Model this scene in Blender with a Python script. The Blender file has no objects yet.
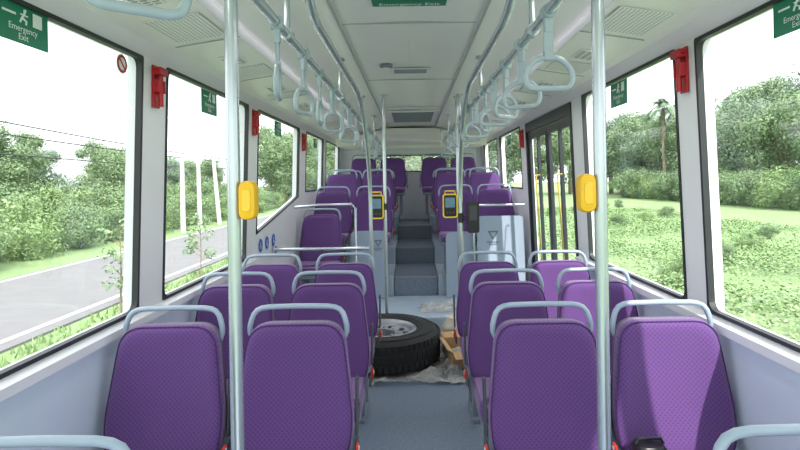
import bpy, math, random
from mathutils import Vector, Matrix, noise
random.seed(7)
scene=bpy.context.scene
COL=scene.collection
try:
    scene.view_settings.view_transform='Standard'
    scene.view_settings.look='None'
except Exception as e: print(e)

# ---------------------------------------------------------------- materials
def mat(name,col,rough=0.5,metal=0.0,var=0.06,scale=8.0,alpha=None,spec=None,bump=0.0,trans=0):
    m=bpy.data.materials.new(name); m.use_nodes=True
    nt=m.node_tree; b=nt.nodes['Principled BSDF']
    tc=nt.nodes.new('ShaderNodeTexCoord'); n=nt.nodes.new('ShaderNodeTexNoise')
    n.inputs['Scale'].default_value=scale; n.inputs['Detail'].default_value=4
    nt.links.new(tc.outputs['Object'],n.inputs['Vector'])
    cr=nt.nodes.new('ShaderNodeValToRGB')
    a=[max(0,c*(1-var)) for c in col]; c2=[min(1,c*(1+var)) for c in col]
    cr.color_ramp.elements[0].position=.3; cr.color_ramp.elements[1].position=.7
    cr.color_ramp.elements[0].color=(*a,1); cr.color_ramp.elements[1].color=(*c2,1)
    nt.links.new(n.outputs['Fac'],cr.inputs['Fac']); nt.links.new(cr.outputs['Color'],b.inputs['Base Color'])
    b.inputs['Roughness'].default_value=rough; b.inputs['Metallic'].default_value=metal
    if spec is not None: b.inputs['Specular IOR Level'].default_value=spec
    if bump:
        bp=nt.nodes.new('ShaderNodeBump'); bp.inputs['Strength'].default_value=bump; bp.inputs['Distance'].default_value=.01
        nt.links.new(n.outputs['Fac'],bp.inputs['Height']); nt.links.new(bp.outputs['Normal'],b.inputs['Normal'])
    if alpha is not None: b.inputs['Alpha'].default_value=alpha
    return m
def s2l(r,g,b):
    f=lambda c:(c/255/12.92) if c/255<=.04045 else ((c/255+.055)/1.055)**2.4
    return (f(r),f(g),f(b))
M_white=mat('interior_white',s2l(232,233,238),.38,var=.012,scale=3)
M_ceil=mat('ceiling_white',s2l(243,238,240),.35,var=.012,scale=3)
M_wall2=mat('lower_wall_blue_white',s2l(206,219,234),.35,var=.02,scale=3)
M_part=mat('partition_matte',s2l(150,164,182),.85,var=.02,scale=3,spec=.1)
M_rubber=mat('black_rubber',s2l(36,40,44),.5,var=.1)
M_black=mat('black_plastic',s2l(25,27,30),.4,var=.1)
M_dframe=mat('door_frame_dark',s2l(36,42,48),.4,var=.1)
M_dgrey=mat('dark_grey',s2l(66,70,76),.5,var=.1)
M_grey=mat('grey_plastic',s2l(124,132,146),.42,var=.03)
M_shell=mat('seat_shell_grey',s2l(88,86,104),.5,var=.03)
M_handle=mat('handle_grey',s2l(148,164,180),.3,var=.03)
M_strap=mat('strap_grey',s2l(172,186,198),.25,var=.04,alpha=.9)
M_steel=mat('satin_steel',s2l(192,201,208),.24,metal=.7,var=.03)
M_silver=mat('rim_silver',s2l(150,154,160),.4,metal=.5,var=.08)
M_yellow=mat('yellow_plastic',s2l(248,192,20),.35,var=.04)
M_yellow2=mat('bright_yellow',s2l(250,216,36),.4,var=.03)
M_dyellow=mat('dull_yellow',s2l(180,156,60),.4,var=.05)
M_red=mat('red_plastic',s2l(180,22,34),.35,var=.05)
M_orange=mat('orange_red',s2l(205,45,28),.4,var=.05)
M_green=mat('sign_green',s2l(8,124,92),.45,var=.03)
M_signw=mat('sign_white',s2l(240,244,242),.5,var=.01)
M_blue=mat('sign_blue',s2l(20,90,190),.45,var=.02)
M_screen=mat('screen_blue',s2l(105,140,168),.2,var=.1,scale=30)
M_tyre=mat('tyre_rubber',s2l(36,37,39),.75,var=.2,scale=20,bump=.2)
M_card=mat('cardboard',s2l(180,146,106),.85,var=.08,scale=20)
M_paper=mat('beige_wrap',s2l(195,186,172),.8,var=.06,scale=14)
M_logo=mat('grey_print',s2l(92,102,114),.5,var=.03)
M_bark=mat('bark',s2l(134,120,102),.9,var=.25,scale=6)
M_conc=mat('concrete',s2l(200,198,194),.85,var=.08)
M_cable=mat('cable',s2l(60,60,62),.6,var=.05)
M_seam=mat('seam_grey',s2l(168,172,176),.5,var=.02)
M_slot=mat('slot_grey',s2l(160,164,168),.5,var=.02)
M_step=mat('step_blue_grey',s2l(158,174,190),.5,var=.05)

def mat_floor(name,c1,c2,sc):
    m=bpy.data.materials.new(name); m.use_nodes=True; nt=m.node_tree; b=nt.nodes['Principled BSDF']
    tc=nt.nodes.new('ShaderNodeTexCoord'); n=nt.nodes.new('ShaderNodeTexNoise'); n.inputs['Scale'].default_value=sc; n.inputs['Detail'].default_value=8
    n.inputs['Roughness'].default_value=.8
    nt.links.new(tc.outputs['Object'],n.inputs['Vector'])
    cr=nt.nodes.new('ShaderNodeValToRGB'); cr.color_ramp.elements[0].position=.38; cr.color_ramp.elements[1].position=.62
    cr.color_ramp.elements[0].color=(*c1,1); cr.color_ramp.elements[1].color=(*c2,1)
    nt.links.new(n.outputs['Fac'],cr.inputs['Fac']); nt.links.new(cr.outputs['Color'],b.inputs['Base Color'])
    b.inputs['Roughness'].default_value=.45
    return m
M_floor=mat_floor('speckled_floor',s2l(98,112,132),s2l(126,140,158),60)
M_floor_d=mat_floor('speckled_floor_step',s2l(90,102,118),s2l(114,126,142),60)
def mat_perf():
    m=bpy.data.materials.new('perforated_white'); m.use_nodes=True; nt=m.node_tree; b=nt.nodes['Principled BSDF']
    tc=nt.nodes.new('ShaderNodeTexCoord'); mp=nt.nodes.new('ShaderNodeMapping'); mp.inputs['Scale'].default_value=(60,60,0)
    nt.links.new(tc.outputs['Object'],mp.inputs['Vector'])
    v=nt.nodes.new('ShaderNodeTexVoronoi'); v.inputs['Randomness'].default_value=0; v.inputs['Scale'].default_value=1
    nt.links.new(mp.outputs['Vector'],v.inputs['Vector'])
    cr=nt.nodes.new('ShaderNodeValToRGB'); cr.color_ramp.elements[0].position=.22; cr.color_ramp.elements[1].position=.29
    cr.color_ramp.elements[0].color=(*s2l(120,122,126),1); cr.color_ramp.elements[1].color=(*s2l(240,237,240),1)
    nt.links.new(v.outputs['Distance'],cr.inputs['Fac']); nt.links.new(cr.outputs['Color'],b.inputs['Base Color']); b.inputs['Roughness'].default_value=.45
    return m
M_perf=mat_perf()
def mat_fabric():
    m=bpy.data.materials.new('purple_fabric'); m.use_nodes=True; nt=m.node_tree; b=nt.nodes['Principled BSDF']
    tc=nt.nodes.new('ShaderNodeTexCoord'); mp=nt.nodes.new('ShaderNodeMapping')
    mp.inputs['Scale'].default_value=(76,0,76); mp.inputs['Rotation'].default_value=(0,math.radians(45),0)
    nt.links.new(tc.outputs['Object'],mp.inputs['Vector'])
    v=nt.nodes.new('ShaderNodeTexVoronoi'); v.inputs['Randomness'].default_value=0; v.inputs['Scale'].default_value=1
    nt.links.new(mp.outputs['Vector'],v.inputs['Vector'])
    cr=nt.nodes.new('ShaderNodeValToRGB'); cr.color_ramp.elements[0].position=.22; cr.color_ramp.elements[1].position=.38
    cr.color_ramp.elements[0].color=(*s2l(54,24,84),1); cr.color_ramp.elements[1].color=(*s2l(84,38,117),1)
    nt.links.new(v.outputs['Distance'],cr.inputs['Fac'])
    nt.links.new(cr.outputs['Color'],b.inputs['Base Color'])
    b.inputs['Roughness'].default_value=.7; b.inputs['Sheen Weight'].default_value=.34; b.inputs['Sheen Roughness'].default_value=.7
    b.inputs['Specular IOR Level'].default_value=.3
    b.inputs['Sheen Tint'].default_value=(1,.82,1,1)
    n=nt.nodes.new('ShaderNodeTexNoise'); n.inputs['Scale'].default_value=300
    nt.links.new(tc.outputs['Object'],n.inputs['Vector'])
    bp=nt.nodes.new('ShaderNodeBump'); bp.inputs['Strength'].default_value=.15; bp.inputs['Distance'].default_value=.002
    nt.links.new(n.outputs['Fac'],bp.inputs['Height']); nt.links.new(bp.outputs['Normal'],b.inputs['Normal'])
    return m
M_fabric=mat_fabric()
M_piping=mat('purple_piping',s2l(62,32,92),.7,var=.05)

def mat_glass():
    m=bpy.data.materials.new('window_glass'); m.use_nodes=True; nt=m.node_tree
    for n in list(nt.nodes):
        if n.type=='BSDF_PRINCIPLED': nt.nodes.remove(n)
    out=[n for n in nt.nodes if n.type=='OUTPUT_MATERIAL'][0]
    t=nt.nodes.new('ShaderNodeBsdfTransparent'); t.inputs['Color'].default_value=(.98,.99,.99,1)
    g=nt.nodes.new('ShaderNodeBsdfGlossy'); g.inputs['Roughness'].default_value=.02
    mx=nt.nodes.new('ShaderNodeMixShader'); mx.inputs['Fac'].default_value=.05
    nt.links.new(t.outputs[0],mx.inputs[1]); nt.links.new(g.outputs[0],mx.inputs[2]); nt.links.new(mx.outputs[0],out.inputs['Surface'])
    return m
M_glass=mat_glass()
def mat_plastic():
    m=bpy.data.materials.new('clear_plastic_wrap'); m.use_nodes=True; nt=m.node_tree
    b=nt.nodes['Principled BSDF']; b.inputs['Base Color'].default_value=(.52,.52,.50,1); b.inputs['Roughness'].default_value=.2
    n=nt.nodes.new('ShaderNodeTexNoise'); n.inputs['Scale'].default_value=5; n.inputs['Detail'].default_value=3
    tc=nt.nodes.new('ShaderNodeTexCoord'); nt.links.new(tc.outputs['Object'],n.inputs['Vector'])
    mr=nt.nodes.new('ShaderNodeMapRange'); mr.inputs['From Min'].default_value=.35; mr.inputs['From Max'].default_value=.65
    mr.inputs['To Min'].default_value=.35; mr.inputs['To Max'].default_value=.85
    nt.links.new(n.outputs['Fac'],mr.inputs['Value']); nt.links.new(mr.outputs[0],b.inputs['Alpha'])
    return m
M_wrap=mat_plastic()
def mat_leaf(name,cA,cB,cC):
    m=bpy.data.materials.new(name); m.use_nodes=True; nt=m.node_tree; b=nt.nodes['Principled BSDF']
    g=nt.nodes.new('ShaderNodeNewGeometry'); cr=nt.nodes.new('ShaderNodeValToRGB')
    e=cr.color_ramp.elements; e[0].color=(*cA,1); e[1].color=(*cC,1); k=e.new(.5); k.color=(*cB,1)
    nt.links.new(g.outputs['Random Per Island'],cr.inputs['Fac']); nt.links.new(cr.outputs['Color'],b.inputs['Base Color'])
    b.inputs['Roughness'].default_value=.7; b.inputs['Specular IOR Level'].default_value=.15
    return m
M_leafA=mat_leaf('leaf_green',s2l(104,126,92),s2l(116,140,102),s2l(132,154,116))
M_leafB=mat_leaf('leaf_bluegreen',s2l(108,128,110),s2l(120,140,118),s2l(134,152,130))
M_leafC=mat_leaf('leaf_lime',s2l(106,130,84),s2l(122,148,98),s2l(140,164,118))
def mat_ground():
    m=bpy.data.materials.new('grass_ground'); m.use_nodes=True; nt=m.node_tree; b=nt.nodes['Principled BSDF']
    tc=nt.nodes.new('ShaderNodeTexCoord')
    n=nt.nodes.new('ShaderNodeTexNoise'); n.inputs['Scale'].default_value=.35; n.inputs['Detail'].default_value=8; n.inputs['Roughness'].default_value=.7
    n2=nt.nodes.new('ShaderNodeTexNoise'); n2.inputs['Scale'].default_value=9; n2.inputs['Detail'].default_value=6
    nt.links.new(tc.outputs['Object'],n.inputs['Vector']); nt.links.new(tc.outputs['Object'],n2.inputs['Vector'])
    cr=nt.nodes.new('ShaderNodeValToRGB'); e=cr.color_ramp.elements; e[0].position=.35; e[1].position=.75
    e[0].color=(*s2l(110,134,88),1); e[1].color=(*s2l(146,150,118),1); k=e.new(.58); k.color=(*s2l(124,146,98),1)
    mx=nt.nodes.new('ShaderNodeMix'); mx.data_type='RGBA'; mx.blend_type='MULTIPLY'; mx.inputs[0].default_value=.4
    cr2=nt.nodes.new('ShaderNodeValToRGB'); cr2.color_ramp.elements[0].position=.35; cr2.color_ramp.elements[1].position=.6
    cr2.color_ramp.elements[0].color=(.6,.66,.55,1); cr2.color_ramp.elements[1].color=(1,1,1,1)
    nt.links.new(n.outputs['Fac'],cr.inputs['Fac']); nt.links.new(n2.outputs['Fac'],cr2.inputs['Fac'])
    nt.links.new(cr.outputs['Color'],mx.inputs[6]); nt.links.new(cr2.outputs['Color'],mx.inputs[7]); nt.links.new(mx.outputs[2],b.inputs['Base Color'])
    b.inputs['Roughness'].default_value=.9
    return m
M_ground=mat_ground()
M_road=mat('asphalt',s2l(108,108,108),.85,var=.06,scale=2.5)
M_line=mat('road_paint',s2l(180,180,178),.7,var=.03)

# ---------------------------------------------------------------- mesh builder
class MB:
    def __init__(s): s.v=[]; s.f=[]
    def add(s,vs,fs):
        o=len(s.v); s.v+= [tuple(v) for v in vs]; s.f+=[tuple(i+o for i in f) for f in fs]
    def box(s,x0,x1,y0,y1,z0,z1):
        s.add([(x0,y0,z0),(x1,y0,z0),(x1,y1,z0),(x0,y1,z0),(x0,y0,z1),(x1,y0,z1),(x1,y1,z1),(x0,y1,z1)],
              [(0,3,2,1),(4,5,6,7),(0,1,5,4),(1,2,6,5),(2,3,7,6),(3,0,4,7)]); return s
    def obox(s,c,size,rot=None):
        R=rot if rot else Matrix.Identity(3); c=Vector(c); hx,hy,hz=[q/2 for q in size]
        vs=[c+R@Vector(p) for p in [(-hx,-hy,-hz),(hx,-hy,-hz),(hx,hy,-hz),(-hx,hy,-hz),(-hx,-hy,hz),(hx,-hy,hz),(hx,hy,hz),(-hx,hy,hz)]]
        s.add(vs,[(0,3,2,1),(4,5,6,7),(0,1,5,4),(1,2,6,5),(2,3,7,6),(3,0,4,7)]); return s
    def tube(s,pts,r,n=12,closed=False):
        P=[Vector(p) for p in pts]; N=len(P); rs=r if isinstance(r,(list,tuple)) else [r]*N
        T=[]
        for i in range(N):
            a=P[(i-1)%N] if (closed or i>0) else P[i]; b=P[(i+1)%N] if (closed or i<N-1) else P[i]
            T.append((b-a).normalized())
        up=Vector((0,0,1)) if abs(T[0].z)<.9 else Vector((1,0,0))
        u=T[0].cross(up).normalized(); vs=[]
        for i in range(N):
            u=(u-T[i]*u.dot(T[i])).normalized(); w=T[i].cross(u)
            for k in range(n):
                a=2*math.pi*k/n; vs.append(P[i]+(u*math.cos(a)+w*math.sin(a))*rs[i])
        fs=[]
        for i in range(N if closed else N-1):
            j=(i+1)%N
            for k in range(n):
                fs.append((i*n+k,i*n+(k+1)%n,j*n+(k+1)%n,j*n+k))
        if not closed:
            fs.append(tuple(range(n))[::-1]); fs.append(tuple((N-1)*n+k for k in range(n)))
        s.add(vs,fs); return s
    def prism(s,A,B):
        n=len(A); s.add(list(A)+list(B),[tuple(range(n)),tuple(range(2*n-1,n-1,-1))]+[(i,(i+1)%n,n+(i+1)%n,n+i) for i in range(n)]); return s
    def rings(s,R,cap0=True,cap1=True,closed=False):
        n=len(R[0]); vs=[p for r in R for p in r]; fs=[]
        m=len(R)
        for i in range(m if closed else m-1):
            j=(i+1)%m
            for k in range(n): fs.append((i*n+k,i*n+(k+1)%n,j*n+(k+1)%n,j*n+k))
        if not closed:
            if cap0: fs.append(tuple(range(n))[::-1])
            if cap1: fs.append(tuple((m-1)*n+k for k in range(n)))
        s.add(vs,fs); return s
    def lathe(s,prof,n=32,c=(0,0,0),closed=False):
        R=[]
        for r,z in prof:
            R.append([(c[0]+r*math.cos(2*math.pi*k/n),c[1]+r*math.sin(2*math.pi*k/n),c[2]+z) for k in range(n)])
        s.rings(R,not closed,not closed,closed); return s
def rpoly(pts,rad,seg=5):
    out=[]; n=len(pts)
    for i in range(n):
        p=Vector(pts[i]); a=Vector(pts[i-1]); b=Vector(pts[(i+1)%n])
        r=rad[i] if isinstance(rad,(list,tuple)) else rad
        da=(a-p); db=(b-p); r=min(r,da.length*.49,db.length*.49)
        p0=p+da.normalized()*r; p1=p+db.normalized()*r
        for k in range(seg+1):
            t=k/seg; q=p0*(1-t)**2+p*2*t*(1-t)+p1*t*t; out.append((q.x,q.y))
    return out
def mk(name,mb,m,parent=None,smooth=True,bevel=0,**props):
    me=bpy.data.meshes.new(name); me.from_pydata(mb.v,[],mb.f); me.update()
    if smooth:
        me.polygons.foreach_set('use_smooth',[True]*len(me.polygons))
        try: me.set_sharp_from_angle(angle=math.radians(38))
        except Exception: pass
    me.materials.append(m)
    o=bpy.data.objects.new(name,me); COL.objects.link(o)
    if parent: o.parent=parent
    if bevel:
        b=o.modifiers.new('bevel','BEVEL'); b.width=bevel; b.segments=2; b.limit_method='ANGLE'; b.angle_limit=math.radians(40)
    for k,v in props.items(): o[k]=v
    return o
def thing(name,label,category,group=None,loc=(0,0,0),rz=0,**props):
    o=bpy.data.objects.new(name,None); o.empty_display_size=.1; COL.objects.link(o); o.location=loc; o.rotation_euler=(0,0,rz)
    o['label']=label; o['category']=category
    if group: o['group']=group
    for k,v in props.items(): o[k]=v
    return o
def dup(o,loc,rz=None,scale=None,label=None,group=None):
    n=o.copy(); COL.objects.link(n); n.location=loc
    if rz is not None: n.rotation_euler=(0,0,rz)
    if scale is not None: n.scale=(scale,)*3 if not isinstance(scale,(tuple,list)) else scale
    if label: n['label']=label
    if group: n['group']=group
    def rec(src,dst):
        for c in src.children:
            k=c.copy(); COL.objects.link(k); k.parent=dst; rec(c,k)
    rec(o,n)
    return n
def text_obj(s,size,m,parent,origin,right,up,name='lettering'):
    cu=bpy.data.curves.new('t','FONT'); cu.body=s; cu.size=size; cu.align_x='CENTER'; cu.align_y='CENTER'; cu.space_line=.9; cu.resolution_u=3
    to=bpy.data.objects.new('t',cu); COL.objects.link(to)
    dg=bpy.context.evaluated_depsgraph_get(); dg.update()
    me=bpy.data.meshes.new_from_object(to.evaluated_get(dg)); bpy.data.objects.remove(to)
    r=Vector(right).normalized(); u=Vector(up).normalized(); nrm=r.cross(u)
    me.transform(Matrix(((r.x,u.x,nrm.x,origin[0]),(r.y,u.y,nrm.y,origin[1]),(r.z,u.z,nrm.z,origin[2]),(0,0,0,1))))
    me.name=name; me.materials.clear(); me.materials.append(m)
    o=bpy.data.objects.new(name,me); COL.objects.link(o)
    if parent: o.parent=parent
    return o
S=dict(kind='structure')
def xw(z): return 1.25-0.035*(z-.92)
def WP(side,o,y,z): return (side*(xw(z)+o),y,z)

# ---------------------------------------------------------------- bus shell
ZT=2.08; Y0=-1.0; Y1=9.2; WE=8.9
def wall(name,side,lower,pillars,label):
    mb=MB()
    def pc(poly,o0=0,o1=.07): mb.prism([WP(side,o0,y,z) for y,z in poly],[WP(side,o1,y,z) for y,z in poly])
    for p in lower: pc(p)
    pc([(Y0,ZT),(Y1,ZT),(Y1,2.4),(Y0,2.4)])
    for a,b,z in pillars: pc([(a,z),(b,z),(b,ZT),(a,ZT)])
    return mk(name,mb,M_white,None,False,label=label,category='wall',**S)
wall('wall_left',-1,[[(Y0,-.15),(4.2,-.15),(4.2,.92),(Y0,.92)],[(4.2,-.15),(Y1,-.15),(Y1,1.38),(6.1,1.38),(5.75,1.33),(4.2,1.08)]],
     [(Y0,-.6,.92),(.85,1.0,.92),(2.4,2.63,.92),(3.95,4.2,.92),(5.75,6.1,1.28),(7.3,7.5,1.38),(WE,Y1,1.38)],'white bus side wall with large windows beside the seats')
wall('wall_right',1,[[(Y0,-.15),(4.0,-.15),(4.0,.92),(Y0,.92)],[(5.6,-.15),(Y1,-.15),(Y1,1.38),(5.6,1.38)]],
     [(Y0,-.6,.92),(.85,1.0,.92),(2.25,2.42,.92),(3.75,4.0,.92),(5.6,5.9,1.38),(7.3,7.5,1.38),(WE,Y1,1.38)],'white bus side wall with windows and a doorway')
tn=[0]
def trim(mb,m,label,smooth=False,bevel=0):
    tn[0]+=1; return mk('trim_%d'%tn[0],mb,m,None,smooth,bevel,label=label,category='trim',**S)
for side,ya in ((-1,4.15),(1,3.98)):
    mb=MB(); poly=[(Y0,.02),(ya,.02),(ya,.86),(Y0,.86)]
    mb.prism([WP(side,-.008,y,z) for y,z in poly],[WP(side,-.0005,y,z) for y,z in poly]); trim(mb,M_wall2,'pale blue-white lower wall lining panel')
    mb=MB(); mb.prism([WP(side,-.03,Y0,.865),WP(side,-.03,Y0,.90),WP(side,-.001,Y0,.915),WP(side,-.001,Y0,.865)],
                      [WP(side,-.03,ya,.865),WP(side,-.03,ya,.90),WP(side,-.001,ya,.915),WP(side,-.001,ya,.865)]); trim(mb,M_white,'white window ledge strip under the windows')
wn=[0]
def window(side,poly,rin=.045):
    wn[0]+=1
    cy=sum(p[0] for p in poly)/len(poly); cz=sum(p[1] for p in poly)/len(poly)
    outer=rpoly(poly,.015,5)
    def inset(d):
        res=[]
        n=len(poly)
        for i in range(n):
            p=Vector(poly[i]); a=Vector(poly[i-1]); b=Vector(poly[(i+1)%n])
            e1=(p-a).normalized(); e2=(b-p).normalized()
            n1=Vector((-e1.y,e1.x)); n2=Vector((-e2.y,e2.x))
            if n1.dot(Vector((cy,cz))-p)<0: n1=-n1
            if n2.dot(Vector((cy,cz))-p)<0: n2=-n2
            res.append(tuple(p+(n1+n2)*d/(1+n1.dot(n2))))
        return res
    inner=rpoly(inset(.016),rin,5)
    mb=MB()
    mb.rings([[WP(side,-.005,y,z) for y,z in outer],[WP(side,-.005,y,z) for y,z in inner],[WP(side,.022,y,z) for y,z in inner],[WP(side,.022,y,z) for y,z in outer]],closed=True)
    fr=mk('window_%d'%wn[0],mb,M_rubber,None,False,label='bus window with black rubber gasket and clear glass',category='window',**S)
    g=MB(); gp=inset(.012); g.prism([WP(side,.012,y,z) for y,z in gp],[WP(side,.017,y,z) for y,z in gp])
    mk('glass_pane',g,M_glass,fr,False)
    return fr
def rect(a,b,z0,z1=ZT): return [(a,z0),(b,z0),(b,z1),(a,z1)]
for a,b,z in ((-.6,.85,.92),(1.0,2.4,.92),(2.63,3.95,.92)): window(-1,rect(a,b,z))
window(-1,[(4.2,1.085),(5.75,1.335),(5.75,ZT),(4.2,ZT)])
for a,b in ((6.1,7.3),(7.5,WE)): window(-1,rect(a,b,1.38))
for a,b,z in ((-.6,.85,.92),(1.0,2.25,.92),(2.42,3.75,.92),(5.9,7.3,1.38),(7.5,WE,1.38)): window(1,rect(a,b,z))
mk('floor',MB().box(-1.24,1.24,Y0,Y1,-.12,0),M_floor,None,False,label='speckled blue-grey vinyl bus floor',category='floor',**S)
prof=[(1.215,2.08),(1.16,2.135),(1.12,2.15),(.80,2.2),(.79,2.225),(.77,2.235),(.37,2.30),(.355,2.315),(0,2.325)]
pr=prof+[(-x,z) for x,z in prof[-2::-1]]
up=[(-1.24,2.42),(1.24,2.42)]
loop=pr+up
mk('ceiling',MB().prism([(x,Y0,z) for x,z in loop],[(x,Y1,z) for x,z in loop]),M_ceil,None,False,label='white moulded bus ceiling with side air ducts',category='ceiling',**S)
# lowered rear ceiling housing above the last rows
mb=MB(); pf=[(-1.16,2.04),(1.16,2.04),(1.16,2.14),(.78,2.2),(.36,2.29),(-.36,2.29),(-.78,2.2),(-1.16,2.14)]
mb.prism([(x,8.2 if z<2.1 else 8.05,z) for x,z in pf],[(x,Y1-.005,z) for x,z in pf]); trim(mb,M_ceil,'white lowered ceiling housing over the rear seats')
YE=8.0
for sx in (-1,1):
    mb=MB(); mb.prism([(sx*.80,Y0,2.196),(sx*.785,Y0,2.22),(sx*.775,Y0,2.216),(sx*.80,Y0,2.188)],[(sx*.80,YE,2.196),(sx*.785,YE,2.22),(sx*.775,YE,2.216),(sx*.80,YE,2.188)])
    trim(mb,M_seam,'grey edge strip along the ceiling duct')
    mb=MB(); mb.box(sx*.36-.006,sx*.36+.006,Y0,YE,2.295,2.306); trim(mb,M_seam,'grey seam strip along the ceiling panel')
mb=MB()
for y in (1.2,2.75,4.3,5.9,7.5): mb.box(-.35,.35,y,y+.01,2.314,2.321)
trim(mb,M_seam,'grey cross joints between ceiling panels')
for sx in (-1,1):
    mb=MB()
    for y in (1.35,2.52,3.4,4.2,5.1,6.1,7.4):
        mb.prism([(sx*1.115,y,2.149),(sx*.80,y,2.199),(sx*.80,y,2.196),(sx*1.115,y,2.146)],[(sx*1.115,y+.007,2.149),(sx*.80,y+.007,2.199),(sx*.80,y+.007,2.196),(sx*1.115,y+.007,2.146)])
    trim(mb,M_seam,'grey joints between duct cover panels')
    for y0,y1 in ((2.14,2.46),(3.08,3.34),(3.98,4.16),(4.88,5.06),(6.2,6.6)):
        mb=MB(); mb.prism([(sx*1.08,y0,2.1545),(sx*.85,y0,2.190),(sx*.85,y0,2.1865),(sx*1.08,y0,2.151)],[(sx*1.08,y1,2.1545),(sx*.85,y1,2.190),(sx*.85,y1,2.1865),(sx*1.08,y1,2.151)])
        trim(mb,M_perf,'white perforated duct cover panel')
RZ0,RZ1=1.64,1.94; RX=.78
mb=MB(); mb.box(-1.24,1.24,Y1,Y1+.08,-.12,RZ0); mb.box(-1.24,1.24,Y1,Y1+.08,RZ1,2.42); mb.box(-1.24,-RX,Y1,Y1+.08,RZ0,RZ1); mb.box(RX,1.24,Y1,Y1+.08,RZ0,RZ1)
mk('wall_back',mb,M_white,None,False,label='white rear wall of the bus with wide window',category='wall',**S)
wn[0]+=1
o_=rpoly([(-RX,RZ0),(RX,RZ0),(RX,RZ1),(-RX,RZ1)],.02); i_=rpoly([(-RX+.02,RZ0+.02),(RX-.02,RZ0+.02),(RX-.02,RZ1-.02),(-RX+.02,RZ1-.02)],.06)
mb=MB(); mb.rings([[(x,Y1-.006,z) for x,z in o_],[(x,Y1-.006,z) for x,z in i_],[(x,Y1+.03,z) for x,z in i_],[(x,Y1+.03,z) for x,z in o_]],closed=True)
w=mk('window_%d'%wn[0],mb,M_rubber,None,False,label='rear bus window with black rubber gasket',category='window',**S)
mk('glass_pane',MB().box(-RX+.01,RX-.01,Y1+.012,Y1+.017,RZ0+.01,RZ1-.01),M_glass,w,False)

def plat(x0,x1,y0,y1,z0,z1,m,label): trim(MB().box(x0,x1,y0,y1,z0,z1),m,label,bevel=.012)
AL,AR=-.22,.275
SY=4.985; SZ=.21
plat(-.48,.56,SY,5.918,.001,SZ,M_step,'pale blue-grey first step up to the raised rear floor')
plat(AL,AR,5.922,6.9,.001,.42,M_floor_d,'raised aisle floor step')
plat(AL,AR,6.902,7.9,.001,.62,M_floor_d,'second raised aisle step')
plat(AL,AR,7.902,Y1-.01,.001,.82,M_floor_d,'upper rear aisle floor')
for sx,xa,xb in ((-1,-1.235,-.482),(1,.562,1.235)):
    plat(xa,xb,5.3 if sx<0 else 5.75,5.918,.001,SZ-.005,M_step,'blue-grey wheel arch platform')
for xa,xb in ((-1.21,AL-.002),(AR+.002,1.21)):
    plat(xa,xb,5.922,6.75,.001,.44,M_step,'blue-grey raised seat platform')
    plat(xa,xb,6.752,8.2,.001,.66,M_step,'blue-grey raised seat platform')
    plat(xa,xb,8.202,Y1-.01,.001,.94,M_step,'blue-grey raised rear seat platform')
mb=MB()
for y,z,a,b in ((5.919,.42,AL+.01,AR-.01),(6.899,.62,AL+.01,AR-.01),(7.899,.82,AL+.01,AR-.01)): mb.box(a,b,y-.004,y+.02,z-.012,z+.003)
trim(mb,M_grey,'ribbed step nosings')

# door
mb=MB()
fy=[(4.0,4.04),(5.56,5.6)]
for a,b in fy: mb.prism([WP(1,-.01,y,z) for y,z in rect(a,b,-.02,2.07)],[WP(1,.05,y,z) for y,z in rect(a,b,-.02,2.07)])
mb.prism([WP(1,-.01,y,z) for y,z in rect(4.04,5.56,1.98,2.07)],[WP(1,.05,y,z) for y,z in rect(4.04,5.56,1.98,2.07)])
door=mk('door_1',mb,M_dframe,None,False,label='dark-framed glazed folding bus door with thin yellow bars',category='door',**S)
for i in range(2):
    a=4.05+i*.756; b=a+.748
    mb=MB(); w_=.055
    def q(poly): mb.prism([WP(1,.010,y,z) for y,z in poly],[WP(1,.038,y,z) for y,z in poly])
    q(rect(a,a+w_,.0,1.97)); q(rect(b-w_,b,.0,1.97)); q(rect(a+w_,b-w_,.0,.12)); q(rect(a+w_,b-w_,1.9,1.97)); q(rect(a+.355,a+.39,.12,1.9))
    lf=mk('door_leaf',mb,M_dframe,door,False)
    g=MB(); g.prism([WP(1,.02,y,z) for y,z in rect(a+.04,b-.04,.1,1.92)],[WP(1,.026,y,z) for y,z in rect(a+.04,b-.04,.1,1.92)]); mk('glass_pane',g,M_glass,lf,False)
    yy=a+.12; y2=yy+.2
    mk('door_handle',MB().tube([(1.262,yy,.62),(1.21,yy,.62),(1.20,yy+.005,.65),(1.20,y2-.005,1.50),(1.205,y2,1.53),(1.24,y2,1.53)],.0065,8),M_dyellow,lf)

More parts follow.
